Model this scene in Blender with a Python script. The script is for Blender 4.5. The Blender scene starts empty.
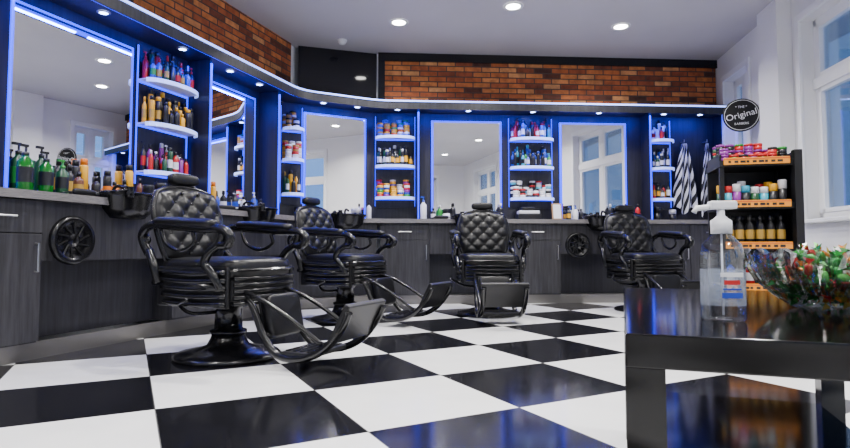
import bpy, math, random
from mathutils import Matrix, Vector, Euler
R = random.Random(7)
H = 2.96
ZC = 0.955   # counter top
# ------------------------------------------------------------------ materials
MC = {}
def mat(name, col=(0.5,0.5,0.5), rough=0.5, metal=0.0, emit=None, es=0.0, coat=0.0, trans=0.0, alpha=1.0, spec=0.5):
    if name in MC: return MC[name]
    m = bpy.data.materials.new(name); m.use_nodes = True
    b = m.node_tree.nodes['Principled BSDF']
    b.inputs['Base Color'].default_value = (*col, 1)
    b.inputs['Roughness'].default_value = rough
    b.inputs['Metallic'].default_value = metal
    b.inputs['Specular IOR Level'].default_value = spec
    if coat: b.inputs['Coat Weight'].default_value = coat
    if trans: b.inputs['Transmission Weight'].default_value = trans
    if emit:
        b.inputs['Emission Color'].default_value = (*emit, 1)
        b.inputs['Emission Strength'].default_value = es
    MC[name] = m
    return m
def N(m, t, **kw):
    n = m.node_tree.nodes.new(t)
    for k, v in kw.items(): setattr(n, k, v)
    return n
def L(m, a, b): m.node_tree.links.new(a, b)
def bsdf(m): return m.node_tree.nodes['Principled BSDF']
def ramp(m, stops):
    r = N(m, 'ShaderNodeValToRGB'); e = r.color_ramp.elements
    while len(e) < len(stops): e.new(0.5)
    for el, (p, c) in zip(e, stops): el.position = p; el.color = (*c, 1)
    return r
def add_bump(m, src, strength=0.3, dist=0.01):
    b = N(m, 'ShaderNodeBump'); b.inputs['Strength'].default_value = strength; b.inputs['Distance'].default_value = dist
    L(m, src, b.inputs['Height']); L(m, b.outputs[0], bsdf(m).inputs['Normal'])

def wood_mat(name, c1, c2, rough=0.45, scale=(22, 22, 1.2), bump=0.15, spec=0.5):
    m = mat(name, c1, rough, spec=spec)
    tc = N(m, 'ShaderNodeTexCoord'); mp = N(m, 'ShaderNodeMapping'); mp.inputs['Scale'].default_value = scale
    no = N(m, 'ShaderNodeTexNoise'); no.inputs['Scale'].default_value = 2.0; no.inputs['Detail'].default_value = 6; no.inputs['Roughness'].default_value = 0.65
    L(m, tc.outputs['Object'], mp.inputs[0]); L(m, mp.outputs[0], no.inputs['Vector'])
    r = ramp(m, [(0.3, c1), (0.7, c2)]); L(m, no.outputs['Fac'], r.inputs[0]); L(m, r.outputs[0], bsdf(m).inputs['Base Color'])
    if bump: add_bump(m, no.outputs['Fac'], bump, 0.003)
    return m
WOOD = wood_mat('grey_wood', (0.007, 0.007, 0.009), (0.042, 0.041, 0.049))
PANEL = wood_mat('panel_wood', (0.006, 0.006, 0.009), (0.026, 0.026, 0.036), 0.4)
TABLEW = wood_mat('table_wood', (0.002, 0.002, 0.002), (0.004, 0.0035, 0.0035), 0.10, (2, 20, 20), 0.0, 0.35)
BLACK = mat('black_plastic', (0.005, 0.005, 0.006), 0.4, spec=0.35)
LEATH = mat('black_leather', (0.004, 0.004, 0.005), 0.36, spec=0.33)
_n = N(LEATH, 'ShaderNodeTexNoise'); _n.inputs['Scale'].default_value = 160; add_bump(LEATH, _n.outputs['Fac'], 0.10, 0.002)
BMETAL = mat('black_metal', (0.004, 0.004, 0.005), 0.24, 0.0, coat=0.1, spec=0.35)
GLOSSBLK = mat('gloss_black_panel', (0.006, 0.006, 0.008), 0.06)
STEEL = mat('brushed_steel', (0.55, 0.55, 0.56), 0.3, 1.0)
KICK = mat('kick_metal', (0.24, 0.23, 0.22), 0.38, 0.8)
COUNTER = mat('counter_stone', (0.16, 0.155, 0.17), 0.22)
_n = N(COUNTER, 'ShaderNodeTexNoise'); _n.inputs['Scale'].default_value = 90; _n.inputs['Detail'].default_value = 4
_r = ramp(COUNTER, [(0.35, (0.07, 0.07, 0.075)), (0.7, (0.28, 0.26, 0.26))]); L(COUNTER, _n.outputs['Fac'], _r.inputs[0]); L(COUNTER, _r.outputs[0], bsdf(COUNTER).inputs['Base Color'])
MIRROR = mat('mirror_glass', (0.95, 0.96, 0.96), 0.0, 1.0)
WHITE = mat('white_paint', (0.78, 0.79, 0.82), 0.45)
FRAMEW = mat('window_frame_white', (0.88, 0.89, 0.91), 0.3)
LEDB = mat('led_blue', (0.0, 0.01, 0.3), 0.4, emit=(0.003, 0.018, 1.0), es=4.0)
LEDW = mat('led_white_blue', (0.4, 0.5, 1.0), 0.4, emit=(0.25, 0.36, 1.0), es=3.4)
LEDS = mat('shelf_led', (0.5, 0.6, 1.0), 0.4, emit=(0.34, 0.46, 1.0), es=1.2)
LAMP = mat('downlight_glow', (1, 1, 1), 0.4, emit=(1.0, 0.96, 0.9), es=40)
CLAMP = mat('canopy_downlight_glow', (1, 1, 1), 0.4, emit=(0.35, 0.5, 1.0), es=25)

def noise_paint(name, c1, c2, rough, sc=1.5):
    m = mat(name, c1, rough)
    tc = N(m, 'ShaderNodeTexCoord'); no = N(m, 'ShaderNodeTexNoise'); no.inputs['Scale'].default_value = sc; no.inputs['Detail'].default_value = 3
    L(m, tc.outputs['Object'], no.inputs['Vector'])
    r = ramp(m, [(0.3, c1), (0.7, c2)]); L(m, no.outputs['Fac'], r.inputs[0]); L(m, r.outputs[0], bsdf(m).inputs['Base Color'])
    return m
WALLM = noise_paint('wall_paint', (0.80, 0.80, 0.82), (0.85, 0.85, 0.86), 0.5)
CEILM = noise_paint('ceiling_paint', (0.50, 0.485, 0.52), (0.54, 0.525, 0.56), 0.6)

def brick_mat():
    m = mat('brick', (0.4, 0.15, 0.06), 0.8)
    tc = N(m, 'ShaderNodeTexCoord'); sp = N(m, 'ShaderNodeSeparateXYZ'); cb = N(m, 'ShaderNodeCombineXYZ')
    L(m, tc.outputs['Object'], sp.inputs[0]); L(m, sp.outputs['X'], cb.inputs['X']); L(m, sp.outputs['Z'], cb.inputs['Y'])
    br = N(m, 'ShaderNodeTexBrick'); br.inputs['Scale'].default_value = 1.0
    br.inputs['Brick Width'].default_value = 0.215; br.inputs['Row Height'].default_value = 0.064
    br.inputs['Mortar Size'].default_value = 0.007; br.inputs['Mortar Smooth'].default_value = 0.2; br.inputs['Bias'].default_value = 0.0
    br.inputs['Color1'].default_value = (0, 0, 0, 1); br.inputs['Color2'].default_value = (1, 1, 1, 1); br.inputs['Mortar'].default_value = (0.5, 0.5, 0.5, 1)
    L(m, cb.outputs[0], br.inputs['Vector'])
    r = ramp(m, [(0.0, (0.07, 0.025, 0.015)), (0.2, (0.30, 0.075, 0.025)), (0.5, (0.50, 0.14, 0.035)), (0.8, (0.62, 0.22, 0.06)), (1.0, (0.66, 0.32, 0.12))])
    L(m, br.outputs['Color'], r.inputs[0])
    no = N(m, 'ShaderNodeTexNoise'); no.inputs['Scale'].default_value = 14; no.inputs['Detail'].default_value = 6
    L(m, tc.outputs['Object'], no.inputs['Vector'])
    mx = N(m, 'ShaderNodeMix', data_type='RGBA', blend_type='MULTIPLY'); mx.inputs[0].default_value = 0.75
    r2 = ramp(m, [(0.3, (0.45, 0.4, 0.4)), (0.65, (1.15, 1.1, 1.05))]); L(m, no.outputs['Fac'], r2.inputs[0])
    L(m, r.outputs[0], mx.inputs[6]); L(m, r2.outputs[0], mx.inputs[7])
    m2 = N(m, 'ShaderNodeMix', data_type='RGBA'); L(m, br.outputs['Fac'], m2.inputs[0]); L(m, mx.outputs[2], m2.inputs[6]); m2.inputs[7].default_value = (0.07, 0.045, 0.038, 1)
    L(m, m2.outputs[2], bsdf(m).inputs['Base Color'])
    inv = N(m, 'ShaderNodeMath', operation='SUBTRACT'); inv.inputs[0].default_value = 1.0; L(m, br.outputs['Fac'], inv.inputs[1])
    add_bump(m, inv.outputs[0], 0.7, 0.012)
    return m
BRICK = brick_mat()

def floor_mat():
    m = mat('checker_tiles', (0.5, 0.5, 0.5), 0.14)
    tc = N(m, 'ShaderNodeTexCoord'); mp = N(m, 'ShaderNodeMapping'); mp.vector_type = 'TEXTURE'
    mp.inputs['Location'].default_value = (0.078, 2.87, -0.3); mp.inputs['Rotation'].default_value = (0, 0, math.radians(27.5))
    mp.inputs['Scale'].default_value = (0.645, 0.645, 1.0)
    L(m, tc.outputs['Object'], mp.inputs[0])
    ck = N(m, 'ShaderNodeTexChecker'); ck.inputs['Scale'].default_value = 1.0
    ck.inputs['Color2'].default_value = (0.88, 0.88, 0.87, 1); ck.inputs['Color1'].default_value = (0.007, 0.007, 0.009, 1)
    L(m, mp.outputs[0], ck.inputs['Vector'])
    sp = N(m, 'ShaderNodeSeparateXYZ'); L(m, mp.outputs[0], sp.inputs[0])
    gs = []
    for ax in 'XY':
        fr = N(m, 'ShaderNodeMath', operation='PINGPONG'); fr.inputs[1].default_value = 0.5; L(m, sp.outputs[ax], fr.inputs[0])
        lt = N(m, 'ShaderNodeMath', operation='LESS_THAN'); lt.inputs[1].default_value = 0.0035; L(m, fr.outputs[0], lt.inputs[0]); gs.append(lt)
    mxm = N(m, 'ShaderNodeMath', operation='MAXIMUM'); L(m, gs[0].outputs[0], mxm.inputs[0]); L(m, gs[1].outputs[0], mxm.inputs[1])
    mx = N(m, 'ShaderNodeMix', data_type='RGBA'); L(m, mxm.outputs[0], mx.inputs[0]); L(m, ck.outputs['Color'], mx.inputs[6]); mx.inputs[7].default_value = (0.10, 0.10, 0.10, 1)
    no = N(m, 'ShaderNodeTexNoise'); no.inputs['Scale'].default_value = 5; no.inputs['Detail'].default_value = 5; L(m, tc.outputs['Object'], no.inputs['Vector'])
    r = ramp(m, [(0.3, (0.93, 0.93, 0.94)), (0.7, (1, 1, 1))]); L(m, no.outputs['Fac'], r.inputs[0])
    mm = N(m, 'ShaderNodeMix', data_type='RGBA', blend_type='MULTIPLY'); mm.inputs[0].default_value = 1; L(m, mx.outputs[2], mm.inputs[6]); L(m, r.outputs[0], mm.inputs[7])
    L(m, mm.outputs[2], bsdf(m).inputs['Base Color'])
    rr = N(m, 'ShaderNodeMapRange'); rr.inputs[3].default_value = 0.06; rr.inputs[4].default_value = 0.18; L(m, no.outputs['Fac'], rr.inputs[0]); L(m, rr.outputs[0], bsdf(m).inputs['Roughness'])
    return m
FLOORM = floor_mat()
def stripe_mat():
    m = mat('striped_cloth', (0.8, 0.8, 0.8), 0.85)
    tc = N(m, 'ShaderNodeTexCoord'); sp = N(m, 'ShaderNodeSeparateXYZ'); L(m, tc.outputs['UV'], sp.inputs[0])
    mu = N(m, 'ShaderNodeMath', operation='MULTIPLY_ADD'); L(m, sp.outputs['X'], mu.inputs[0]); mu.inputs[1].default_value = 7.0; 
    mv = N(m, 'ShaderNodeMath', operation='MULTIPLY'); L(m, sp.outputs['Y'], mv.inputs[0]); mv.inputs[1].default_value = 12.0; L(m, mv.outputs[0], mu.inputs[2])
    fr = N(m, 'ShaderNodeMath', operation='FRACT'); L(m, mu.outputs[0], fr.inputs[0])
    gt = N(m, 'ShaderNodeMath', operation='GREATER_THAN'); gt.inputs[1].default_value = 0.5; L(m, fr.outputs[0], gt.inputs[0])
    mx = N(m, 'ShaderNodeMix', data_type='RGBA'); L(m, gt.outputs[0], mx.inputs[0]); mx.inputs[6].default_value = (0.75, 0.75, 0.78, 1); mx.inputs[7].default_value = (0.012, 0.012, 0.015, 1)
    L(m, mx.outputs[2], bsdf(m).inputs['Base Color'])
    return m
STRIPE = stripe_mat()
def glass_mat(name, tint=(0.95, 0.97, 1.0), gl=0.10, mx_=0.8):
    m = bpy.data.materials.new(name); m.use_nodes = True; nt = m.node_tree; nt.nodes.clear()
    o = nt.nodes.new('ShaderNodeOutputMaterial'); t = nt.nodes.new('ShaderNodeBsdfTransparent'); g = nt.nodes.new('ShaderNodeBsdfGlossy')
    t.inputs[0].default_value = (*tint, 1); g.inputs['Roughness'].default_value = 0.02
    lw = nt.nodes.new('ShaderNodeLayerWeight'); lw.inputs[0].default_value = 0.35
    mr = nt.nodes.new('ShaderNodeMapRange'); mr.inputs[3].default_value = gl; mr.inputs[4].default_value = mx_
    mx = nt.nodes.new('ShaderNodeMixShader'); nt.links.new(lw.outputs['Fresnel'], mr.inputs[0]); nt.links.new(mr.outputs[0], mx.inputs[0])
    nt.links.new(t.outputs[0], mx.inputs[1]); nt.links.new(g.outputs[0], mx.inputs[2]); nt.links.new(mx.outputs[0], o.inputs[0])
    MC[name] = m; return m
WGLASS = glass_mat('window_glass', (0.85, 0.92, 1.0), 0.06)
CLEAR = glass_mat('clear_plastic', (0.95, 0.97, 1.0), 0.07, 0.9)
CUT = glass_mat('cut_glass', (0.88, 0.93, 0.92), 0.22, 0.9)
LABEL = mat('printed_film', (0.62, 0.70, 0.85), 0.3, alpha=1)
bsdf(LABEL).inputs['Alpha'].default_value = 0.28
_cc = {}
def cm(col, rough=0.35):
    k = tuple(round(c, 3) for c in col)
    if k not in _cc: _cc[k] = mat('plastic_%d' % len(_cc), col, rough)
    return _cc[k]
RED, ORG, YEL, GRN, BLU, CYA, WHT, BLK, PUR, GLD, DGR, BRN = [cm(c) for c in ((0.50, 0.01, 0.01), (0.75, 0.18, 0.005), (0.80, 0.40, 0.01), (0.02, 0.25, 0.03), (0.01, 0.05, 0.45), (0.03, 0.35, 0.5), (0.72, 0.72, 0.75), (0.008, 0.008, 0.010), (0.22, 0.02, 0.26), (0.45, 0.27, 0.04), (0.004, 0.06, 0.018), (0.12, 0.035, 0.01))]

# ------------------------------------------------------------------ mesh builder
class MB:
    def __init__(s): s.v = []; s.f = []; s.m = []; s.sm = []; s.uv = []; s.mats = []; s.M = Matrix.Identity(4)
    def mi(s, m):
        if m not in s.mats: s.mats.append(m)
        return s.mats.index(m)
    def add(s, vs, fs, m, smooth=False, M=None, uvs=None):
        T = s.M @ M if M is not None else s.M
        o = len(s.v); s.v += [tuple(T @ Vector(p)) for p in vs]; k = s.mi(m)
        for i, f in enumerate(fs):
            s.f.append([o + a for a in f]); s.m.append(k); s.sm.append(smooth); s.uv.append([uvs[a] for a in f] if uvs else None)
    def box(s, x0, x1, y0, y1, z0, z1, m, M=None, b=0.0):
        if b <= 0:
            vs = [(x, y, z) for z in (z0, z1) for y in (y0, y1) for x in (x0, x1)]
            s.add(vs, [(0, 2, 3, 1), (4, 5, 7, 6), (0, 1, 5, 4), (2, 6, 7, 3), (0, 4, 6, 2), (1, 3, 7, 5)], m, False, M); return
        import bmesh
        bm = bmesh.new(); bmesh.ops.create_cube(bm, size=1)
        for v in bm.verts: v.co = Vector(((x0 + x1) / 2 + v.co.x * (x1 - x0), (y0 + y1) / 2 + v.co.y * (y1 - y0), (z0 + z1) / 2 + v.co.z * (z1 - z0)))
        bmesh.ops.bevel(bm, geom=bm.edges[:] , offset=b, segments=2, affect='EDGES', profile=0.6)
        bm.verts.index_update()
        s.add([tuple(v.co) for v in bm.verts], [[v.index for v in f.verts] for f in bm.faces], m, False, M); bm.free()
    def lathe(s, prof, m, seg=20, M=None, caps=True, smooth=True, ang=2 * math.pi):
        vs = []; fs = []; n = len(prof)
        for i in range(seg):
            a = ang * i / seg
            for r, z in prof: vs.append((r * math.cos(a), r * math.sin(a), z))
        for i in range(seg):
            j = (i + 1) % seg
            for k in range(n - 1): fs.append((i * n + k, j * n + k, j * n + k + 1, i * n + k + 1))
        if caps:
            if prof[0][0] > 1e-4: fs.append([i * n for i in range(seg)][::-1])
            if prof[-1][0] > 1e-4: fs.append([i * n + n - 1 for i in range(seg)])
        s.add(vs, fs, m, smooth, M)
    def tube(s, pts, r, m, seg=8, closed=False, flat=1.0):
        P = [Vector(p) for p in pts]; n = len(P); rr = r if isinstance(r, (list, tuple)) else [r] * n
        vs = []; fs = []; up = None
        for i in range(n):
            if closed: t = (P[(i + 1) % n] - P[i - 1]).normalized()
            else: t = (P[min(i + 1, n - 1)] - P[max(i - 1, 0)]).normalized()
            if up is None:
                up = Vector((0, 0, 1)) if abs(t.z) < 0.9 else Vector((1, 0, 0))
            x = t.cross(up).normalized(); y = x.cross(t).normalized(); up = y
            for k in range(seg):
                a = 2 * math.pi * k / seg
                vs.append(tuple(P[i] + x * (math.cos(a) * rr[i]) + y * (math.sin(a) * rr[i] * flat)))
        for i in range(n if closed else n - 1):
            j = (i + 1) % n
            for k in range(seg): fs.append((i * seg + k, i * seg + (k + 1) % seg, j * seg + (k + 1) % seg, j * seg + k))
        if not closed: fs.append(list(range(seg))[::-1]); fs.append([(n - 1) * seg + k for k in range(seg)])
        s.add(vs, fs, m, seg > 6)
    def sell(s, c, sx, sy, sz, m, e1=0.35, e2=0.35, M=None, nu=24, nv=12):
        def sp(a, e): return math.copysign(abs(a) ** e, a)
        vs = []; fs = []
        for i in range(nv + 1):
            v = -math.pi / 2 + math.pi * i / nv
            for j in range(nu):
                u = 2 * math.pi * j / nu
                vs.append((c[0] + sx * sp(math.cos(v), e1) * sp(math.cos(u), e2), c[1] + sy * sp(math.cos(v), e1) * sp(math.sin(u), e2), c[2] + sz * sp(math.sin(v), e1)))
        for i in range(nv):
            for j in range(nu): fs.append((i * nu + j, i * nu + (j + 1) % nu, (i + 1) * nu + (j + 1) % nu, (i + 1) * nu + j))
        s.add(vs, fs, m, True, M)
    def prism(s, poly, z0, z1, m, smooth=False):
        n = len(poly); vs = [(p[0], p[1], z0) for p in poly] + [(p[0], p[1], z1) for p in poly]
        fs = [list(range(n))[::-1], list(range(n, 2 * n))] + [(i, (i + 1) % n, n + (i + 1) % n, n + i) for i in range(n)]
        s.add(vs, fs, m, smooth)
    def obj(s, name, M=None):
        me = bpy.data.meshes.new(name); me.from_pydata(s.v, [], s.f)
        for m in s.mats: me.materials.append(m)
        me.polygons.foreach_set('material_index', s.m); me.polygons.foreach_set('use_smooth', s.sm)
        if any(u for u in s.uv):
            ul = me.uv_layers.new(name='UVMap')
            for p, u in zip(me.polygons, s.uv):
                if u:
                    for li, c in zip(p.loop_indices, u): ul.data[li].uv = c
        me.update()
        o = bpy.data.objects.new(name, me); bpy.context.scene.collection.objects.link(o)
        if M is not None: o.matrix_world = M
        return o
def spline(pts, n=6, closed=False):
    P = [Vector(p) for p in pts]; out = []; N_ = len(P)
    rng = range(N_) if closed else range(N_ - 1)
    for i in rng:
        if closed: a, b, c, d = P[i - 1], P[i], P[(i + 1) % N_], P[(i + 2) % N_]
        else: a, b, c, d = P[max(i - 1, 0)], P[i], P[i + 1], P[min(i + 2, N_ - 1)]
        for k in range(n):
            t = k / n
            out.append(0.5 * ((2 * b) + (c - a) * t + (2 * a - 5 * b + 4 * c - d) * t * t + (3 * b - a - 3 * c + d) * t ** 3))
    if not closed: out.append(P[-1])
    return out
def T(x, y, z): return Matrix.Translation((x, y, z))
def RZ(d): return Matrix.Rotation(math.radians(d), 4, 'Z')
def RY(d): return Matrix.Rotation(math.radians(d), 4, 'Y')
def RX(d): return Matrix.Rotation(math.radians(d), 4, 'X')
def frame(o, p):
    u = (Vector(p) - Vector(o)).normalized()
    return Matrix(((u.x, -u.y, 0, o[0]), (u.y, u.x, 0, o[1]), (0, 0, 1, 0), (0, 0, 0, 1)))

# ------------------------------------------------------------------ plan
P0 = (-2.994, 2.0); P1 = (-1.617, 6.172); P2 = (-0.632, 6.704); P3 = (3.63, 6.994)
FL, FC, FB = frame(P0, P1), frame(P1, P2), frame(P2, P3)
LL = (Vector(P1) - Vector(P0)).length; LC = (Vector(P2) - Vector(P1)).length; LB = (Vector(P3) - Vector(P2)).length
def offs(d):
    pts = [Vector(p) for p in (P0, P1, P2, P3)]
    dirs = [(pts[i + 1] - pts[i]).normalized() for i in range(3)]
    ns = [Vector((q.y, -q.x)) for q in dirs]
    out = [pts[0] + ns[0] * d]
    for i in (0, 1):
        a = pts[i] + ns[i] * d; b = pts[i + 1] + ns[i + 1] * d
        da, db = dirs[i], dirs[i + 1]
        cr = da.x * db.y - da.y * db.x; w = b - a
        t = (w.x * db.y - w.y * db.x) / cr; out.append(a + da * t)
    out.append(pts[3] + ns[2] * d)
    return [tuple(p) for p in out]
def rounded(poly, r=0.18, n=6):
    out = [poly[0]]
    for i in range(1, len(poly) - 1):
        p = Vector(poly[i]); a = (Vector(poly[i - 1]) - p).normalized(); b = (Vector(poly[i + 1]) - p).normalized()
        A, B = p + a * r, p + b * r
        for k in range(n + 1):
            t = k / n; out.append(tuple(A * (1 - t) ** 2 + p * 2 * t * (1 - t) + B * t * t))
    out.append(poly[-1]); return out
def band(d0, d1, z0, z1, m, mb, rnd=True):
    a = offs(d0); b = offs(d1)
    if rnd: a = rounded(a); b = rounded(b)
    n = len(a)
    for i in range(n - 1): mb.prism([b[i], b[i + 1], a[i + 1], a[i]], z0, z1, m)

# ------------------------------------------------------------------ room shell
LW0 = (-4.479, -2.5); LW1 = (-1.46, 6.647); BW1 = (3.64, 6.995); RW1 = (2.387, -2.5)
mb = MB(); mb.box(-5.2, 4.6, -3.0, 7.6, -0.1, 0.0, FLOORM); mb.obj('floor')
mb = MB(); mb.box(-5.2, 4.6, -3.0, 7.6, H, H + 0.1, CEILM); mb.obj('ceiling')
def wall(name, a, b, ops, m=WALLM, th=0.22):
    F = frame(a, b); Ln = (Vector(b) - Vector(a)).length; mb = MB(); x = 0
    for (s0, s1, z0, z1) in ops:
        mb.box(x, s0, 0, th, 0, H, m)
        if z0 > 0: mb.box(s0, s1, 0, th, 0, z0, m)
        mb.box(s0, s1, 0, th, z1, H, m); x = s1
    mb.box(x, Ln, 0, th, 0, H, m); mb.obj(name, F); return F
def window(i, F, s0, s1, z0, z1, dep=0.10, tr=2.08, cas=0.07):
    mb = MB(); w = 0.06
    mb.box(s0, s0 + w, dep, dep + 0.07, z0, z1, FRAMEW); mb.box(s1 - w, s1, dep, dep + 0.07, z0, z1, FRAMEW)
    mb.box(s0, s1, dep, dep + 0.07, z0, z0 + w, FRAMEW); mb.box(s0, s1, dep, dep + 0.07, z1 - w, z1, FRAMEW)
    c = (s0 + s1) / 2
    mb.box(c - 0.05, c + 0.05, dep - 0.01, dep + 0.08, z0, z1, FRAMEW, b=0.008)
    if z0 < tr < z1: mb.box(s0, s1, dep - 0.02, dep + 0.08, tr - 0.05, tr + 0.05, FRAMEW, b=0.008)
    for a, b_ in ((s0 + w, c - 0.05), (c + 0.05, s1 - w)):
        for za, zb in ((z0 + w, tr - 0.05), (tr + 0.05, z1 - w)):
            t = 0.035
            mb.box(a, a + t, dep - 0.005, dep + 0.05, za, zb, FRAMEW); mb.box(b_ - t, b_, dep - 0.005, dep + 0.05, za, zb, FRAMEW)
            mb.box(a, b_, dep - 0.005, dep + 0.05, za, za + t, FRAMEW); mb.box(a, b_, dep - 0.005, dep + 0.05, zb - t, zb, FRAMEW)
    mb.box(s0 + w, s1 - w, dep + 0.03, dep + 0.036, z0 + w, z1 - w, WGLASS)
    mb.box(s0 - 0.05, s1 + 0.05, -0.06, dep, z0 - 0.035, z0, FRAMEW, b=0.008)   # sill
    for a, b_ in ((s0 - cas, s0), (s1, s1 + cas)): mb.box(a, b_, -0.025, 0.0, z0, z1 + cas, FRAMEW, b=0.006)
    mb.box(s0, s1, -0.025, 0.0, z1, z1 + cas, FRAMEW, b=0.006)
    mb.obj('window_%d' % i, F)
wall('wall_left', LW0, LW1, [])
wall('wall_back', LW1, BW1, [])
rops = [(0.28, 0.92, 1.0, 2.62), (2.02, 3.5, 0.88, 2.66), (4.6, 6.1, 0.88, 2.66), (7.2, 8.7, 0.88, 2.66)]
FRW = wall('wall_right', BW1, RW1, rops)
for i, o in enumerate(rops): window(i + 1, FRW, *o)
mb = MB(); mb.box(1.46, 1.86, -0.13, -0.0005, 0, H - .001, WALLM, b=0.004); mb.obj('wall_pier', FRW)
rop2 = [(0.8, 2.6, 0.5, 2.6), (3.4, 4.4, 0.0, 2.1), (5.0, 6.2, 0.5, 2.6)]
FRE = wall('wall_rear', RW1, LW0, rop2)
window(5, FRE, *rop2[0]); window(6, FRE, *rop2[2])
mb = MB(); s0, s1 = 3.402, 4.398
mb.box(s0, s0 + 0.08, 0.05, 0.12, 0, 2.098, FRAMEW); mb.box(s1 - 0.08, s1, 0.05, 0.12, 0, 2.098, FRAMEW); mb.box(s0, s1, 0.05, 0.12, 2.02, 2.098, FRAMEW); mb.box(s0, s1, 0.05, 0.12, 0.0, 0.25, FRAMEW)
mb.box(s0 + 0.08, s1 - 0.08, 0.08, 0.09, 0.25, 2.02, WGLASS); mb.tube([(4.26, 0.05, 0.9), (4.26, 0.0, 0.9), (4.26, 0.0, 1.3), (4.26, 0.05, 1.3)], 0.012, STEEL); mb.obj('door_1', FRE)
mb = MB(); mb.box(1.88, 9.5, -0.015, 0, 0, 0.1, FRAMEW); mb.obj('baseboard_right', FRW)
# brick cladding
mb = MB(); mb.box(0.0, 9.33 , -0.03, -0.001, 2.3, H - 0.001, BRICK)
FLW = frame(LW0, LW1); mb.obj('brick_cladding', FLW)
FBW = frame(LW1, BW1)
mb = MB(); mb.box(0.98, 5.09, -0.035, -0.001, 2.28, 2.86, BRICK); mb.obj('brick_cladding', FBW)
mb = MB(); mb.box(0.90, 5.10, -0.06, -0.001, 2.86, H - 0.001, GLOSSBLK); mb.box(0.90, 0.98, -0.05, -0.001, 2.28, 2.86, GLOSSBLK); mb.obj('trim_1', FBW)
# glossy black corner column above canopy
mb = MB(); mb.prism([(-1.46, 6.42), (-0.58, 6.70), (-0.60, 6.72), (-1.44, 6.62)], 2.28, H - 0.001, GLOSSBLK); mb.obj('corner_column')

# ------------------------------------------------------------------ canopy
mb = MB()
band(0.0, 0.36, 2.24, 2.30, PANEL, mb)
band(0.36, 0.375, 2.205, 2.30, PANEL, mb)
band(0.345, 0.359, 2.210, 2.239, LEDB, mb)
band(0.372, 0.386, 2.287, 2.304, LEDW, mb)
for F, L0, ss in ((FL, LL, (1.5, 1.95, 2.7, 3.3, 3.75)), (FC, LC, (0.45, 0.85)), (FB, LB, (0.3, 1.13, 1.9, 2.7, 3.5, 3.95))):
    for s in ss:
        mb.M = F; mb.lathe([(0.03, -0.004), (0.0, -0.004)], CLAMP, 14, M=T(s, -0.2, 2.238), caps=False)
        mb.lathe([(0.028, -0.006), (0.042, -0.006), (0.045, 0.0)], STEEL, 14, M=T(s, -0.2, 2.239), caps=False)
mb.M = Matrix.Identity(4)
mb.obj('lit_canopy')
# LED tape lights (real lamps) under the canopy front edge, washing the panels blue
for F, a, b, e in ((FL, 0.2, 2.1, 15), (FL, 2.2, 4.1, 15), (FC, 0.25, 0.95, 6), (FB, 0.15, 2.1, 15), (FB, 2.2, 4.15, 15)):
    l = bpy.data.lights.new('led_tape_lamp', 'AREA'); l.shape = 'RECTANGLE'; l.size = b - a; l.size_y = 0.02; l.energy = e; l.color = (0.005, 0.035, 1.0)
    o = bpy.data.objects.new('led_tape_lamp', l); bpy.context.scene.collection.objects.link(o)
    o.matrix_world = F @ T((a + b) / 2, -0.33, 2.205) @ RX(32)

# ------------------------------------------------------------------ wall panels, mirrors, shelves
def shelf_poly(s0, s1, d=0.24, n=12):
    pts = [(s0, -0.035), (s0, -0.12)]; c = (s0 + s1) / 2; hw = (s1 - s0) / 2
    for k in range(1, n):
        a = math.pi * k / n; pts.append((c - hw * math.cos(a), -0.12 - (d - 0.12) * math.sin(a)))
    return pts + [(s1, -0.12), (s1, -0.035)]
SHZ = (1.22, 1.59, 1.93)
def unit(F, Ln, mirrors, shelves, fins, name):
    mb = MB(); mb.box(0, Ln, -0.022, 0, ZC + .001, 2.238, PANEL)
    for f in fins:
        mb.box(f - 0.012, f + 0.012, -0.25, -0.022, ZC + .001, 2.238, PANEL)
        mb.box(f - 0.008, f + 0.008, -0.262, -0.25, ZC + .01, 2.2, LEDB)
    mb.obj('wall_panelling', F)
    for (a, b) in mirrors:
        mm = MB(); z0, z1 = ZC + 0.02, 2.13
        mm.box(a, b, -0.05, -0.045, z0, z1, MIRROR)
        mm.box(a + 0.01, b - 0.01, -0.044, -0.023, z0 + 0.01, z1 - 0.01, BLACK)
        for x0, x1, za, zb in ((a - 0.024, a - 0.001, z0, z1), (b + 0.001, b + 0.024, z0, z1), (a - 0.024, b + 0.024, z1 + 0.001, z1 + 0.018), (a - 0.024, b + 0.024, z0 - 0.014, z0 - 0.001)):
            mm.box(x0, x1, -0.044, -0.023, za, zb, LEDB)
        mm.obj('wall_mirror', F)
    for (a, b) in shelves:
        ms = MB(); ms.box(a - 0.01, b + 0.01, -0.034, -0.0225, SHZ[0] - 0.12, 2.2, PANEL)
        for z in SHZ:
            p = shelf_poly(a, b)
            ms.prism(p, z - 0.012, z, WHITE)
            e = p[1:-1]
            for i in range(len(e) - 1):
                q0, q1 = Vector(e[i]), Vector(e[i + 1]); nn = Vector(((q1 - q0).y, -(q1 - q0).x)).normalized() * -0.008
                if nn.y > 0: nn = -nn
                ms.prism([tuple(q0), tuple(q1), tuple(q1 + nn), tuple(q0 + nn)], z - 0.03, z + 0.002, LEDS)
            ms.box(a, b, -0.05, -0.034, z - 0.026, z - 0.012, LEDB)
        for x in (a - .012, b + .006): ms.box(x, x + .006, -0.045, -0.034, SHZ[0] - 0.1, 2.19, LEDB)
        ms.obj('display_shelf', F)
unit(FL, LL, [(0.25, 1.10), (1.42, 2.34), (3.06, 3.89)], [(2.42, 2.94)], [1.30, 2.98, 4.02], 'left')
unit(FC, LC, [(0.30, 1.00)], [(0.03, 0.25)], [], 'corner')
unit(FB, LB, [(0.73, 1.53), (2.29, 3.07)], [(0.05, 0.50), (1.65, 2.16), (3.34, 3.64)], [0.54, 3.30, 4.24], 'back')

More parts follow.
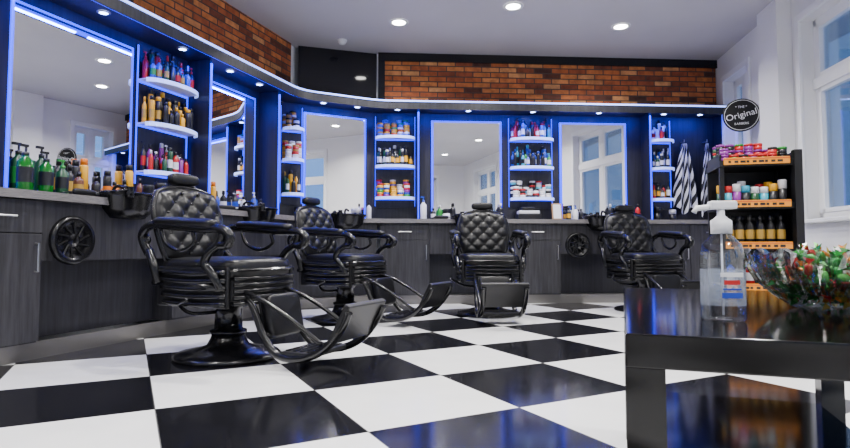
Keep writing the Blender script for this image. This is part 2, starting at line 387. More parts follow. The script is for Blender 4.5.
# ------------------------------------------------------------------ products
def bottle(mb, x, y, z, h, r, body, cap, lab=None, kind='bottle'):
    M = T(x, y, z)
    if kind == 'jar':
        mb.lathe([(r * 0.95, 0), (r, 0.004), (r, h * 0.6)], body, 12, M); mb.lathe([(r * 1.03, h * 0.6), (r * 1.03, h * 0.97), (r * 0.97, h)], cap, 12, M); return
    if kind == 'can':
        mb.lathe([(r, 0), (r, h * 0.80), (r * 0.75, h * 0.85)], body, 12, M); mb.lathe([(r * 0.8, h * 0.84), (r * 0.8, h * 0.98), (r * 0.6, h)], cap, 10, M)
    elif kind == 'pump':
        mb.lathe([(r * .95, 0), (r, 0.005), (r, h * 0.62), (r * 0.4, h * 0.72), (r * 0.4, h * 0.76)], body, 12, M)
        mb.lathe([(r * 0.42, h * 0.74), (r * 0.42, h * 0.82), (r * .15, h * .83), (r * .15, h * 0.94)], cap, 8, M)
        mb.box(-r * 0.9, r * 0.25, -r * .2, r * .2, h * 0.93, h * 0.98, cap, M=M)
    else:
        mb.lathe([(r * .93, 0), (r, 0.004), (r, h * 0.62), (r * 0.85, h * 0.70), (r * 0.38, h * 0.78), (r * 0.36, h * 0.84)], body, 12, M)
        mb.lathe([(r * 0.45, h * 0.82), (r * 0.45, h * 0.99), (r * .3, h)], cap, 8, M)
    if lab: mb.lathe([(r * 1.015, h * 0.18), (r * 1.015, h * 0.5)], lab, 12, M, caps=False)
def stock(F, s0, s1, ztop, spec, seed, name='hair_products', y=-0.14):
    rr = random.Random(seed); mb = MB(); c = (s0 + s1) / 2; hw = (s1 - s0) / 2
    for z, kind, cols, caps, labs in spec:
        for row, yy in ((0, -0.070), (1, -0.128), (2, -0.186)):
            if row == 2 and (kind == 'jars'): continue
            x = s0 + (0.035, 0.05, 0.13)[row]
            while x < s1 - (0.03, 0.045, 0.12)[row]:
                if kind == 'jars':
                    for lv in range(rr.choice((2, 3, 3)) + (1 if row == 0 else 0)):
                        bottle(mb, x, yy + row * -.02, z + 0.0025 + lv * 0.052, 0.05, 0.034, rr.choice(cols), rr.choice(caps), None, 'jar')
                    x += rr.uniform(0.072, .085)
                else:
                    k = rr.choice(kind); h = rr.uniform(0.14, 0.22) if k != 'can' else rr.uniform(.19, .24); r = rr.uniform(0.018, 0.026)
                    if row == 0: h *= 1.18
                    if row == 2: h *= .85
                    bottle(mb, x, yy, z + 0.0025, h, r, rr.choice(cols), rr.choice(caps), rr.choice(labs), k)
                    x += rr.uniform(0.053, 0.066)
    return mb.obj(name, F)
B3 = ['bottle', 'pump', 'bottle', 'can']
stock(FL, 2.42, 2.94, 0, [(1.93, B3, [RED, DGR, BLK, BLU, BLK, DGR], [BLK, RED, BLK], [None, GLD, RED, GRN]), (1.59, ['can', 'can', 'bottle', 'bottle'], [YEL, YEL, BLK, BLK, BLK], [BLK, YEL, BLK], [None, BLK, GLD]), (1.22, B3, [BLK, BLK, PUR, DGR, RED], [BLK, BLK, WHT], [WHT, RED, None])], 1)
stock(FC, 0.03, 0.25, 0, [(1.93, 'jars', [YEL, WHT, GLD], [YEL, BLK, WHT], []), (1.59, 'jars', [YEL, RED, WHT], [GLD, WHT], []), (1.22, B3, [BLK, DGR, YEL], [BLK, GLD], [WHT, None])], 2)
stock(FB, 0.05, 0.50, 0, [(1.93, 'jars', [YEL, RED, ORG, BLU], [WHT, GRN, GLD, BLU, YEL], []), (1.59, B3, [BLK, DGR, DGR, BLK], [WHT, BLK], [WHT, WHT, YEL]), (1.22, 'jars', [YEL, RED, WHT, GRN, PUR], [YEL, WHT, RED, BLU], [])], 3)
stock(FB, 1.65, 2.16, 0, [(1.93, B3, [RED, BLU, CYA, RED, BLK, BLK], [BLK, RED, BLK], [WHT, None]), (1.59, B3, [CYA, BLU, GRN, BLU, BLK], [BLK, BLU, CYA], [WHT, BLK]), (1.22, 'jars', [WHT, BLK, WHT, CYA], [BLK, WHT, WHT, RED, BLK], [])], 4)
stock(FB, 3.34, 3.64, 0, [(1.93, B3, [WHT, RED, BLK], [BLK], [None, RED]), (1.59, B3, [BLK, DGR, BLU], [WHT, BLK], [WHT]), (1.22, B3, [ORG, BLK, RED], [BLK], [WHT, YEL])], 5)

# ------------------------------------------------------------------ base cabinets + counter
def base(F, segs, name, ends=()):
    mb = MB()
    for (a, b, t) in segs:
        if t == 'cab':
            mb.box(a, b, -0.36, -0.001, 0.10, 0.905, WOOD)
            n = max(1, round((b - a) / 0.48)); w = (b - a) / n
            for i in range(n):
                x0, x1 = a + i * w + 0.003, a + (i + 1) * w - 0.003
                mb.box(x0, x1, -0.38, -0.361, 0.72, 0.903, WOOD, b=0.002); mb.box(x0, x1, -0.38, -0.361, 0.11, 0.714, WOOD, b=0.002)
                hx = x1 - 0.035
                mb.tube([(hx, -0.38, 0.50), (hx, -0.405, 0.50), (hx, -0.405, 0.66), (hx, -0.38, 0.66)], 0.006, STEEL, 6)
                hc = (x0 + x1) / 2
                mb.tube([(hc - .07, -0.38, 0.81), (hc - .07, -0.405, 0.81), (hc + .07, -0.405, 0.81), (hc + .07, -0.38, 0.81)], 0.006, STEEL, 6)
        else:
            mb.box(a, b, -0.37, -0.34, 0.56, 0.905, WOOD)
            mb.box(a, b, -0.20, -0.18, 0.10, 0.56, PANEL)
            mb.box(a, b, -0.34, -0.20, 0.555, 0.575, PANEL)
    mb.obj('base_cabinet', F)
base(FL, [(0, 1.43, 'cab'), (1.431, 2.45, 'knee'), (2.451, 3.0, 'cab'), (3.001, 3.98, 'knee'), (3.981, 4.23, 'cab')], 'l')
base(FC, [(0.16, 1.03, 'knee')], 'c')
base(FB, [(0.10, 0.66, 'cab'), (0.661, 1.62, 'knee'), (1.621, 2.16, 'cab'), (2.161, 3.16, 'knee'), (3.161, LB - 0.05, 'cab')], 'b')
mb = MB(); band(0.0, 0.42, 0.908, ZC, COUNTER, mb); mb.obj('countertop')
mb = MB(); band(0.31, 0.325, 0.0, 0.098, KICK, mb); mb.obj('baseboard_cabinets')

# basins
def basin(F, s, name='wash_basin'):
    mb = MB(); M0 = T(s, -0.36, ZC - .016)
    prof = [(0.0, -0.115), (0.13, -0.11), (0.19, -0.05), (0.215, 0.03), (0.235, 0.05), (0.225, 0.058), (0.20, 0.04), (0.165, -0.03), (0.10, -0.075), (0.0, -0.08)]
    mb.M = M0 @ Matrix.Diagonal((1.0, 0.85, 1, 1)); mb.lathe(prof, BMETAL, 28, caps=False)
    mb.M = M0
    mb.tube(spline([(0.05, 0.16, 0.0), (0.05, 0.16, 0.09), (0.05, 0.12, 0.12), (0.05, 0.05, 0.10)], 5), 0.012, BMETAL, 8)
    mb.tube(spline([(-0.10, 0.12, 0.03), (-0.16, 0.02, 0.06), (-0.20, -0.12, 0.05), (-0.12, -0.17, 0.07)], 5), 0.011, BMETAL, 8)
    mb.lathe([(0.03, 0), (0.032, 0.03), (0.02, 0.06), (0.028, 0.07)], BMETAL, 12, M=T(-0.12, -0.16, 0.02))
    mb.obj(name, F)
for F, s in ((FL, 2.02), (FL, 3.48), (FC, 0.66), (FB, 1.13), (FB, 2.66)): basin(F, s)
# round black fan-like vents
def port(F, s, z=0.68):
    mb = MB(); mb.M = T(s, -0.371, z) @ RX(90)
    mb.lathe([(0.0, 0.012), (0.035, 0.014), (0.04, 0.022), (0.055, 0.012), (0.10, 0.012), (0.115, 0.03), (0.14, 0.03), (0.148, 0.015), (0.148, 0.0)], BMETAL, 32)
    for k in range(10):
        a = 2 * math.pi * k / 10; mb.tube([(0.04 * math.cos(a), 0.04 * math.sin(a), 0.018), (0.11 * math.cos(a + .3), 0.11 * math.sin(a + .3), 0.02)], 0.005, BLACK, 6)
    mb.obj('round_air_vent', F)
port(FL, 1.62); port(FB, 2.36, 0.66)

# counter clutter
def clutter(F, items, name):
    mb = MB()
    for (s, y, h, r, body, cap, lab, kind) in items: bottle(mb, s, y, ZC + 0.001, h, r, body, cap, lab, kind)
    mb.obj(name, F)
GRB = mat('green_bottle', (0.004, 0.12, 0.010), 0.12)
clutter(FL, [(1.36, -.32, .27, .042, GRB, BLK, BLK, 'pump'), (1.42, -.18, .30, .042, DGR, BLK, GRN, 'pump'), (1.50, -.30, .25, .04, GRB, BLK, BLK, 'pump'), (1.56, -.18, .30, .038, DGR, BLK, None, 'pump'), (1.62, -.28, .22, .036, DGR, GRN, BLK, 'pump'),
            (1.69, -.16, .24, .034, BLK, BLK, GLD, 'bottle'), (1.75, -.26, .16, .03, BRN, BLK, GLD, 'bottle'), (1.80, -.12, .22, .03, BLK, BLK, GLD, 'bottle'), (1.86, -.1, .26, .026, BLK, BLK, RED, 'can'), (1.93, -.09, .28, .028, YEL, ORG, None, 'can'), (2.02, -.10, .17, .03, BLK, BLK, None, 'bottle'),
            (2.11, -.1, .22, .028, BLK, BLK, ORG, 'can'), (2.18, -.09, .15, .03, ORG, BLK, None, 'bottle'), (2.24, -.12, .17, .03, BLK, BLK, GLD, 'bottle'), (2.30, -.1, .29, .028, YEL, BLK, None, 'can'), (2.36, -.22, .14, .04, BLK, BLK, WHT, 'jar'), (2.40, -.1, .2, .03, BRN, BLK, None, 'bottle')], 'hair_tonic_bottles')
clutter(FL, [(2.50, -.20, .17, .05, BLK, BLK, None, 'jar'), (2.58, -.1, .2, .03, BLU, BLK, None, 'bottle'), (2.64, -.18, .12, .04, BLK, WHT, None, 'jar'), (2.72, -.1, .22, .03, BLK, BLK, BLU, 'bottle'), (2.78, -.22, .18, .03, RED, BLK, BLU, 'bottle'), (2.86, -.2, .22, .03, BLK, WHT, BLU, 'bottle'),
            (3.08, -.14, .22, .026, BLK, BLK, None, 'can'), (3.2, -.12, .26, .026, YEL, ORG, None, 'can'), (3.27, -.1, .17, .03, BLU, BLK, None, 'bottle'), (3.38, -.09, .2, .03, BLK, BLK, WHT, 'bottle'), (3.55, -.09, .22, .03, BLK, BLK, BLU, 'pump'), (3.64, -.12, .17, .03, WHT, BLK, None, 'bottle'), (3.75, -.16, .22, .03, BLU, WHT, None, 'pump'), (3.86, -.16, .16, .03, BLK, BLK, WHT, 'bottle'), (4.05, -.2, .2, .035, BLK, BLK, None, 'jar')], 'hair_tonic_bottles')
clutter(FC, [(.2, -.15, .12, .05, BLK, BLK, None, 'jar'), (.4, -.09, .18, .03, BLK, BLK, None, 'bottle'), (.9, -.09, .13, .04, BLK, WHT, None, 'jar'), (1.0, -.2, .2, .028, WHT, BLK, None, 'bottle')], 'hair_tonic_bottles')
clutter(FB, [(.60, -.22, .27, .038, WHT, BLU, None, 'pump'), (.72, -.14, .14, .03, BLK, BLK, WHT, 'bottle'), (.80, -.14, .17, .03, GRN, WHT, None, 'bottle'), (.88, -.12, .13, .04, WHT, BLK, None, 'jar'), (.96, -.09, .2, .03, BLK, BLK, None, 'bottle'), (1.32, -.09, .2, .03, YEL, BLK, None, 'bottle'), (1.42, -.12, .15, .03, BLK, BLK, None, 'bottle'), (1.52, -.12, .2, .03, BLK, WHT, None, 'bottle'),
            (2.34, -.12, .16, .03, BLK, BLK, YEL, 'bottle'), (2.42, -.14, .18, .03, WHT, BLU, None, 'pump'), (2.50, -.1, .14, .03, BLK, BLK, None, 'bottle'), (2.86, -.1, .2, .03, BLK, WHT, None, 'bottle'), (2.94, -.14, .16, .035, BLK, BLK, GLD, 'jar'), (3.04, -.12, .2, .03, BLK, BLK, None, 'bottle'), (3.18, -.14, .2, .03, RED, BLK, None, 'bottle'), (3.42, -.14, .16, .04, BLK, BLK, None, 'jar'), (3.6, -.16, .13, .04, BLK, WHT, None, 'jar')], 'hair_tonic_bottles')
# hair clippers lying on the counters
def clipper(F, s, y, a):
    mb = MB(); mb.M = T(s, y, ZC + .023) @ RZ(a)
    mb.sell((0, 0, 0), .085, .022, .020, BLACK, .5, .6, nu=16, nv=8); mb.box(.075, .10, -.02, .02, -.008, .008, STEEL, b=.003)
    mb.tube(spline([(-.08, 0, 0), (-.13, .03, -.012), (-.12, .07, -.018), (-.06, .09, -.018)], 5), .004, BLACK, 6)
    mb.obj('hair_clipper', F)
clipper(FL, 1.70, -.37, 5); clipper(FL, 2.62, -.33, 60); clipper(FL, 3.12, -.33, -20); clipper(FB, .80, -.32, 5); clipper(FB, 3.1, -.30, 30)
# framed card, box on counter
mb = MB(); mb.M = T(2.18, -0.20, ZC + 0.003) @ RX(-12)
mb.box(-.06, .06, -.008, .008, 0, .20, cm((0.35, 0.2, 0.09))); mb.box(-.045, .045, -.010, -.0085, .015, .185, WHT); mb.obj('framed_card', FB)
mb = MB(); mb.box(1.70, 1.98, -.25, -.08, ZC + .001, ZC + .07, BLK, b=.006); mb.box(1.72, 1.96, -.24, -.09, ZC + .071, ZC + .11, WHT, b=.01); mb.box(1.75, 1.9, -.235, -.1, ZC + .111, ZC + .15, BLK, b=.008); mb.obj('folded_towel_stack', FB)

# ------------------------------------------------------------------ barber chair
def squircle(u, v, k=0.55):
    cx, cy = u * math.sqrt(1 - v * v / 2), v * math.sqrt(1 - u * u / 2)
    return cx * (1 - k) + u * k, cy * (1 - k) + v * k
def tufted(mb, hw, hh, T0, M, n=44, p=0.125):
    vs = []; fs = []
    for side in (1, -1):
        o = len(vs)
        for i in range(n + 1):
            for j in range(n + 1):
                u = -1 + 2 * j / n; v = -1 + 2 * i / n
                x, y = squircle(u, v, 0.35 if v > 0 else 0.6)
                r = max(abs(u), abs(v)); Xx = x * hw * (1.0 + 0.05 * v); Yy = y * hh
                d = T0 * (max(0, 1 - r ** 5)) ** 0.5
                if side == 1:
                    a = (Xx + Yy) / p; b = (Xx - Yy) / p
                    puff = (abs(math.sin(math.pi * a)) * abs(math.sin(math.pi * b))) ** 0.45
                    d += 0.022 * puff * max(0, 1 - r ** 6)
                    d += 0.015 * (Xx / hw) ** 2
                vs.append((side * d, Xx, Yy))
        for i in range(n):
            for j in range(n):
                q = (o + i * (n + 1) + j, o + i * (n + 1) + j + 1, o + (i + 1) * (n + 1) + j + 1, o + (i + 1) * (n + 1) + j)
                fs.append(q if side == 1 else q[::-1])
    mb.add(vs, fs, LEATH, True, M)
    ring = []
    for t in range(48):
        a = 2 * math.pi * t / 48; c, s_ = math.cos(a), math.sin(a); q = max(abs(c), abs(s_)); u, v = c / q, s_ / q
        x, y = squircle(u, v, 0.35 if v > 0 else 0.6); ring.append(M @ Vector((0, x * hw * (1 + .05 * v) * 1.01, y * hh * 1.01)))
    mb.tube(ring, 0.017, BMETAL, 8, closed=True)
    k = int(0.5 / p) + 2
    for ia in range(-k, k):
        for ib in range(-k, k):
            X = (ia + ib) * p / 2; Y = (ia - ib) * p / 2
            if (X / hw) ** 2 + (Y / hh) ** 2 < 0.72:
                mb.sell((T0 + 0.004, X, Y), 0.007, 0.011, 0.011, BMETAL, 1, 1, M=M, nu=8, nv=5)
def make_chair():
    mb = MB()
    mb.lathe([(0.30, 0.0), (0.305, 0.012), (0.29, 0.028), (0.20, 0.045), (0.12, 0.07), (0.10, 0.11), (0.09, 0.14)], BMETAL, 40)
    mb.lathe([(0.085, 0.13), (0.105, 0.14), (0.105, 0.155), (0.08, 0.165), (0.076, 0.28), (0.092, 0.29), (0.092, 0.305), (0.13, 0.325), (0.14, 0.35)], BMETAL, 28)
    mb.tube(spline([(-0.05, -0.05, 0.26), (-0.06, -0.22, 0.27), (-0.02, -0.34, 0.33), (0.06, -0.36, 0.36)], 5), 0.011, BMETAL, 8)   # pump lever
    mb.box(-0.20, 0.20, -0.20, 0.20, 0.315, 0.37, BMETAL, b=0.015)
    mb.box(-0.25, 0.26, -0.25, 0.25, 0.345, 0.47, BLACK, b=0.02)
    for sy in (-1, 1):
        mb.box(-0.27, 0.25, min(sy * 0.252, sy * 0.275), max(sy * 0.252, sy * 0.275), 0.31, 0.53, BLACK, b=0.01)
        for k in range(5): mb.tube(spline([(-0.26 + .01 * (5 - k), sy * 0.28, 0.335 + k * .042), (0.0, sy * 0.288, 0.326 + k * .042), (0.24, sy * 0.28, 0.335 + k * .042)], 4), 0.014, BMETAL, 8)
    for k in range(5): mb.tube([(0.265, -0.24, 0.335 + k * .034), (0.275, 0, 0.33 + k * .034), (0.265, 0.24, 0.335 + k * .034)], 0.012, BMETAL, 8)
    mb.sell((0.0, 0, 0.518), 0.285, 0.265, 0.066, LEATH, 0.4, 0.35, nu=36, nv=14)
    ring = []
    for t in range(40):
        a = 2 * math.pi * t / 40; ring.append((0.287 * math.copysign(abs(math.cos(a)) ** .35, math.cos(a)), 0.267 * math.copysign(abs(math.sin(a)) ** .35, math.sin(a)), 0.515))
    mb.tube(ring, 0.009, BMETAL, 6, closed=True)
    MBk = T(-0.325, 0, 0.775) @ RY(-13)
    tufted(mb, 0.25, 0.235, 0.035, MBk)
    mb.box(-0.075, -0.03, -0.035, 0.035, -0.36, 0.05, BMETAL, M=MBk, b=0.01)
    MH = T(-0.405, 0, 1.025) @ RY(-8)
    mb.sell((0.02, 0, 0.03), 0.032, 0.11, 0.036, LEATH, 0.6, 0.4, M=MH)
    for sy in (-.03, .03): mb.tube([MH @ Vector((-0.01, sy, -0.16)), MH @ Vector((0, sy, 0.03))], 0.009, BMETAL, 8)
    for sy in (-1, 1):
        y = sy * 0.315
        path = spline([(-0.33, sy * .285, 0.60), (-0.37, sy * .30, 0.70), (-0.28, y, 0.765), (-0.10, y, 0.755), (0.10, y, 0.74), (0.24, y * 1.02, 0.735), (0.305, y * 1.02, 0.70), (0.29, y, 0.655), (0.235, y, 0.65)], 6)
        mb.tube(path, 0.026, BMETAL, 10)
        mb.tube(spline([(-0.24, y, 0.785), (-0.10, y, 0.783), (0.08, y, 0.771), (0.20, y, 0.763)], 5), [0.024] + [0.040] * 13 + [0.036, 0.024], LEATH, 12, flat=0.6)
        mb.tube(spline([(0.255, y, 0.72), (0.235, y, 0.66), (0.16, y, 0.61), (0.13, y, 0.55), (0.19, y * .97, 0.48), (0.21, sy * .285, 0.42)], 6), 0.023, BMETAL, 10)
        mb.tube(spline([(-0.33, sy * .285, 0.62), (-0.27, y * .97, 0.54), (-0.25, sy * .285, 0.44)], 6), 0.024, BMETAL, 10)
        mb.tube(spline([(-0.2, y, 0.735), (-0.16, y, 0.66), (-0.05, y, 0.62), (0.05, y, 0.66), (0.04, y, 0.72)], 5), 0.012, BMETAL, 8)
        mb.tube([(-0.30, sy * .27, 0.44), (0.22, sy * .285, 0.42)], 0.02, BMETAL, 8)
        mb.sell((-0.36, sy * .285, 0.68), 0.034, 0.026, 0.034, BMETAL, 1, 1, nu=12, nv=8)
    # leg rest pad
    ML = T(0.40, 0, 0.265) @ RY(-12)
    mb.sell((0, 0, 0), 0.032, 0.135, 0.115, LEATH, 0.3, 0.22, M=ML)
    mb.box(-0.040, -0.028, -0.14, 0.14, -0.12, 0.12, BLACK, M=ML, b=0.004)
    # foot rest : stout side arms, lower tread and tilted upper tread
    for sy in (-1, 1):
        mb.tube(spline([(0.20, sy * .15, 0.37), (0.31, sy * .155, 0.33), (0.40, sy * .16, 0.17), (0.50, sy * .165, 0.075), (0.66, sy * .17, 0.07), (0.80, sy * .17, 0.13), (0.90, sy * .17, 0.24), (0.94, sy * .17, 0.32)], 6), 0.021, BMETAL, 10)
        mb.tube(spline([(0.26, sy * .17, 0.40), (0.42, sy * .175, 0.35), (0.60, sy * .175, 0.26), (0.78, sy * .17, 0.15)], 6), 0.013, BMETAL, 8)
    mb.tube([(0.40, -0.16, 0.17), (0.40, 0.16, 0.17)], 0.016, BMETAL, 8)
    MF = T(0.885, 0, 0.25) @ RY(-62)
    mb.box(-0.10, 0.12, -0.19, 0.19, -0.016, 0.014, BLACK, M=MF, b=0.011)
    for k in range(4): mb.box(-0.08 + k * .05, -0.06 + k * .05, -0.16, 0.16, 0.014, 0.020, BMETAL, M=MF, b=0.002)
    mb.box(0.52, 0.72, -0.175, 0.175, 0.072, 0.098, BLACK, b=0.010)
    for k in range(4): mb.box(0.54 + k * .045, 0.56 + k * .045, -0.15, 0.15, 0.098, 0.104, BMETAL, b=0.002)
    return mb
ch = make_chair().obj('barber_chair', T(-1.155, 3.36, 0) @ RZ(-25))
for (x, y, a) in ((-0.70, 5.0, -28), (0.60, 5.42, -88), (2.22, 5.75, -82)):
    o = bpy.data.objects.new('barber_chair', ch.data); bpy.context.scene.collection.objects.link(o); o.matrix_world = T(x, y, 0) @ RZ(a)

# ------------------------------------------------------------------ foreground table
FT = frame((0.325, 0.93), (0.325 + .945, 0.93 - .328))
tw, td, th = 0.62, 1.11, 0.5
mb = MB(); mb.box(0, tw, 0, td, th - 0.055, th, TABLEW, b=0.003)
for x in (0, tw - 0.06):
    for y in (0, td - 0.06): mb.box(x, x + 0.06, y, y + 0.06, 0, th - 0.055, TABLEW)
mb.box(0.06, tw - 0.06, 0.03, td - 0.03, 0.14, 0.16, TABLEW)
mb.obj('coffee_table', FT)
# sanitizer bottle
mb = MB()
mb.lathe([(0.034, 0), (0.039, 0.004), (0.039, 0.125), (0.034, 0.145), (0.018, 0.162), (0.016, 0.17)], CLEAR, 32, caps=True)
mb.lathe([(0.0392, 0.03), (0.0392, 0.098)], LABEL, 32, caps=False)
mb.box(-0.018, 0.018, -0.0405, -0.0395, 0.045, 0.055, BLU); mb.box(-0.014, 0.014, -0.0405, -0.0395, 0.070, 0.078, RED); mb.box(-0.016, 0.016, -0.0405, -0.0395, 0.060, 0.063, BLU); mb.box(-0.020, 0.020, -0.0403, -0.0395, 0.084, 0.092, WHITE)
mb.lathe([(0.019, 0.165), (0.019, 0.19), (0.012, 0.195), (0.007, 0.20), (0.007, 0.215)], WHITE, 20)
mb.lathe([(0.002, 0.01), (0.002, 0.165)], WHITE, 8)
mb.box(-0.022, 0.028, -0.010, 0.010, 0.212, 0.228, WHITE, b=0.004); mb.tube([(0.0, 0, 0.218), (-0.045, 0, 0.214), (-0.05, 0, 0.206)], 0.0055, WHITE, 8)
mb.obj('hand_sanitizer_bottle', T(0.57, 1.09, th + .0005) @ RZ(-5))
# bowl of sweets
mb = MB(); sg = 48
vs = []; fs = []; prof = [(0.07, 0.0), (0.085, 0.005), (0.115, 0.03), (0.148, 0.06), (0.168, 0.10), (0.178, 0.130), (0.170, 0.130), (0.160, 0.10), (0.140, 0.065), (0.105, 0.035), (0.0, 0.012)]
for i in range(sg * 2):
    a = 2 * math.pi * i / (sg * 2)
    for j, (r, z) in enumerate(prof):
        k = 1 + (0.05 if (i + j) % 2 == 0 and 1 < j < 5 else 0); zz = z + (0.007 * math.cos(a * 16) if 4 <= j <= 7 else 0); vs.append((r * k * math.cos(a), r * k * math.sin(a), zz))
n = len(prof)
for i in range(sg * 2):
    j = (i + 1) % (sg * 2)
    for k in range(n - 1): fs.append((i * n + k, j * n + k, j * n + k + 1, i * n + k + 1))
mb.add(vs, fs, CUT); mb.add([(0.07 * math.cos(2 * math.pi * i / 24), 0.07 * math.sin(2 * math.pi * i / 24), 0.0) for i in range(24)], [list(range(24))], CUT)
mb.obj('glass_bowl', T(0.92, 1.28, th + .0005))
mb = MB(); rr = random.Random(3)
def foil(c): return mat('foil_%d%d%d' % tuple(int(x * 99) for x in c), c, 0.22, 0.35)
sw = [foil(c) for c in ((.02, .26, .04), (.01, .18, .02), (.10, .40, .08), (.02, .26, .04), (.6, .45, .08), (.5, .02, .02), (.7, .7, .7), (.01, .12, .02), (.7, .2, .02), (.02, .22, .05))]
for k in range(260):
    a = rr.uniform(0, 2 * math.pi); zz = rr.uniform(0.026, 0.120); rm = min(0.138, 0.085 + (zz - 0.02) * 1.0) * (1 if zz < .095 else max(.3, 1 - (zz - .095) * 14))
    rr_ = max(0.0, rm) * math.sqrt(rr.random()); M = T(rr_ * math.cos(a), rr_ * math.sin(a), zz) @ Euler((rr.uniform(0, 3), rr.uniform(0, 3), rr.uniform(0, 3))).to_matrix().to_4x4()
    c = rr.choice(sw); mb.sell((0, 0, 0), 0.014, 0.008, 0.007, c, .5, .5, M=M, nu=6, nv=4)
    for s_ in (-1, 1): mb.add([(s_ * .012, 0, 0), (s_ * .028, .011, .005), (s_ * .028, -.011, -.005), (s_ * .023, 0, .009)], [(0, 1, 3), (0, 3, 2)], c, False, M)
mb.obj('wrapped_sweets', T(0.92, 1.28, th + .003))

# ------------------------------------------------------------------ display rack on right (black metal frame, printed yellow-orange tray fronts)
FK = T(2.17, 4.15, 0) @ RZ(-14)
AMB = cm((0.75, 0.27, 0.01))
mb = MB(); W, D, HT = 0.50, 0.36, 1.27
for (x, y) in ((0, 0), (W - .03, 0), (0, D), (W - .03, D)): mb.box(x, x + .03, y, y + .03, 0, HT, BLACK)
mb.box(W, W + 0.02, 0, D + .03, 0.02, HT + .06, BLACK); mb.box(0.03, W, D + .01, D + .02, 0.1, HT, BLACK)
mb.box(W - .03, W + .02, -.06, 0.0, 0.02, HT + .06, BLACK)
mb.box(0, 0.012, 0, D, HT - .02, HT + .05, BLACK)
for z in (0.08, 0.36, 0.66, 0.96, HT):
    mb.box(-.005, W, -0.03, D + .03, z - .045, z, BLACK)
    mb.box(0.02, W - .05, -0.038, -0.031, z - .032, z + .018, AMB)
    mb.box(0.02, W - .05, -0.040, -0.0385, z + .006, z + .010, RED)
    for k in range(9): mb.box(.05 + k * .04, .05 + k * .04 + .018 + .008 * (k % 3), -.0395, -.0382, z - .020, z - .004, BLK)
mb.obj('product_display_rack', FK)
mb = MB(); rr = random.Random(11)
for k in range(7):
    for j in range(3):
        x = .04 + k * .064; c = rr.choice([RED, RED, GRN, PUR, BLK, DGR, YEL])
        for lv in range(rr.choice((1, 1, 2)) + (j > 0)): bottle(mb, x, .03 + j * .1, HT + .002 + lv * .047, .045, .030, c, rr.choice([RED, BLK, GRN, PUR]), None, 'jar')
for k in range(7):
    for j in range(3): bottle(mb, .06 + k * .06, .04 + j * .1, .962, .11 + .06 * rr.random(), .028, rr.choice([CYA, DGR, RED, ORG, BLK, PUR]), rr.choice([RED, WHT, CYA, YEL, BLK]), None, 'jar')
for k in range(6):
    for j in range(2): bottle(mb, .07 + k * .068, .06 + j * .14, .662, .21, .029, BLK, BLK, GLD, 'bottle')
for k in range(6): bottle(mb, .08 + k * .065, .1, .362, .18, .03, rr.choice([BLK, RED, BLU]), BLK, WHT, 'bottle')
mb.obj('hair_products', FK)

# ------------------------------------------------------------------ round sign
SX = 3.34; SY = 5.92; SZ = 2.03
mb = MB(); M = T(SX, SY, SZ) @ RZ(-25) @ RX(90)
mb.lathe([(0.0, -0.012), (0.170, -0.012), (0.175, -0.008), (0.175, 0.008), (0.170, 0.012), (0.0, 0.012)], BLACK, 48, M=M, caps=False)
mb.lathe([(.156, 0.0125), (.161, 0.0125)], WHITE, 48, M=M, caps=False)
mb.tube([(SX + .02, SY + .01, SZ), (3.497, SY + .02, SZ)], 0.012, BLACK, 8)
so = mb.obj('round_wall_sign')
def text(s, size, M, par, name):
    c = bpy.data.curves.new(name, 'FONT'); c.body = s; c.size = size; c.align_x = 'CENTER'; c.align_y = 'CENTER'; c.extrude = 0.001; c.materials.append(WHITE)
    o = bpy.data.objects.new(name, c); bpy.context.scene.collection.objects.link(o); o.parent = par; o.matrix_world = M; return o
text('Original', 0.092, M @ T(0, 0, 0.014) @ RZ(12), so, 'lettering')
text('BARBERS', 0.034, M @ T(0, -0.092, 0.014), so, 'lettering_small')
text('* THE *', 0.034, M @ T(0, 0.085, 0.014), so, 'lettering_top')

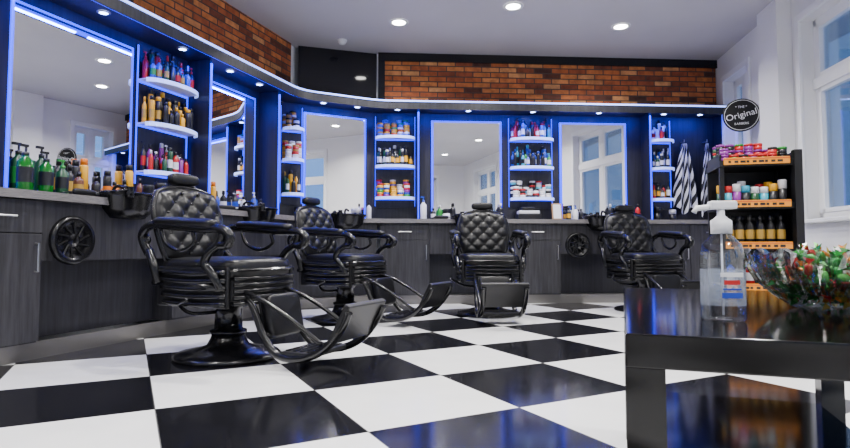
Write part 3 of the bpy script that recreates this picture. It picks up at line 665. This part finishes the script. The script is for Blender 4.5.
# ------------------------------------------------------------------ striped capes
def cape(s, w, z0, z1, seed, y=-0.10):
    rr = random.Random(seed); mb = MB(); nu, nv = 30, 24; vs = []; uv = []; fs = []
    for j in range(nv + 1):
        v = j / nv; ww = w * (0.15 + 0.85 * min(1, (v * 1.35)) ** 0.8); z = z1 - (z1 - z0) * v - 0.0
        for i in range(nu + 1):
            u = i / nu; x = s + (u - .5) * ww; dy = 0.03 * math.sin(u * 16 + seed) * (0.4 + v * .6) + 0.01 * math.sin(u * 37 + v * 3)
            vs.append((x, y + dy, z + 0.05 * math.sin(u * 9 + seed) * v)); uv.append((u * .8 + v * .12, v * .3))
    for j in range(nv):
        for i in range(nu): a = j * (nu + 1) + i; fs.append((a, a + 1, a + nu + 2, a + nu + 1))
    mb.add(vs, fs, STRIPE, True, uvs=uv)
    mb.tube([(s, -0.024, z1 + .03), (s, y, z1 + .02), (s, y, z1 + .05)], 0.006, STEEL, 6)
    mb.obj('striped_barber_cape', FB)
cape(3.80, 0.28, 1.08, 1.90, 1); cape(4.07, 0.2, 1.04, 1.90, 4, -0.13)

# ------------------------------------------------------------------ ceiling lights + smoke sensor
def downlight(x, y, p=42):
    mb = MB(); mb.lathe([(0.07, 0.0), (0.0, 0.0)], LAMP, 24, M=T(0, 0, -0.006), caps=False)
    mb.lathe([(0.068, -0.006), (0.09, -0.012), (0.10, 0.0)], WHITE, 24, caps=False); mb.obj('ceiling_downlight', T(x, y, H - .001))
    l = bpy.data.lights.new('downlight_lamp', 'AREA'); l.shape = 'DISK'; l.size = 0.14; l.energy = p; l.color = (1.0, 0.97, 0.93); l.spread = math.radians(140)
    o = bpy.data.objects.new('downlight_lamp', l); bpy.context.scene.collection.objects.link(o); o.location = (x, y, H - 0.02)
for (x, y) in ((-0.27, 5.74), (0.85, 5.35), (2.06, 5.85), (-0.9, 3.7), (0.7, 3.5), (2.2, 3.5), (-1.8, 2.0), (0.2, 1.6), (1.9, 1.4), (-2.3, 0.2), (-0.3, -0.4), (1.5, -0.6)): downlight(x, y)
mb = MB(); mb.lathe([(0.0, -0.05), (0.035, -0.045), (0.05, -0.02), (0.055, 0.0)], WHITE, 20, caps=False); mb.obj('smoke_detector', T(-0.93, 6.25, H - .001))

# ------------------------------------------------------------------ world, camera
w = bpy.data.worlds.new('World'); bpy.context.scene.world = w; w.use_nodes = True
bg = w.node_tree.nodes['Background']; bg.inputs[0].default_value = (0.26, 0.50, 1.0, 1); bg.inputs[1].default_value = 1.4
cd = bpy.data.cameras.new('camera'); cam = bpy.data.objects.new('camera', cd); bpy.context.scene.collection.objects.link(cam)
cd.lens = 24.0; cd.sensor_width = 36; cd.clip_start = 0.02; cd.shift_y = -0.0079
cam.location = (0, 0, 0.64); cam.rotation_euler = (math.radians(93), 0, 0)
bpy.context.scene.camera = cam
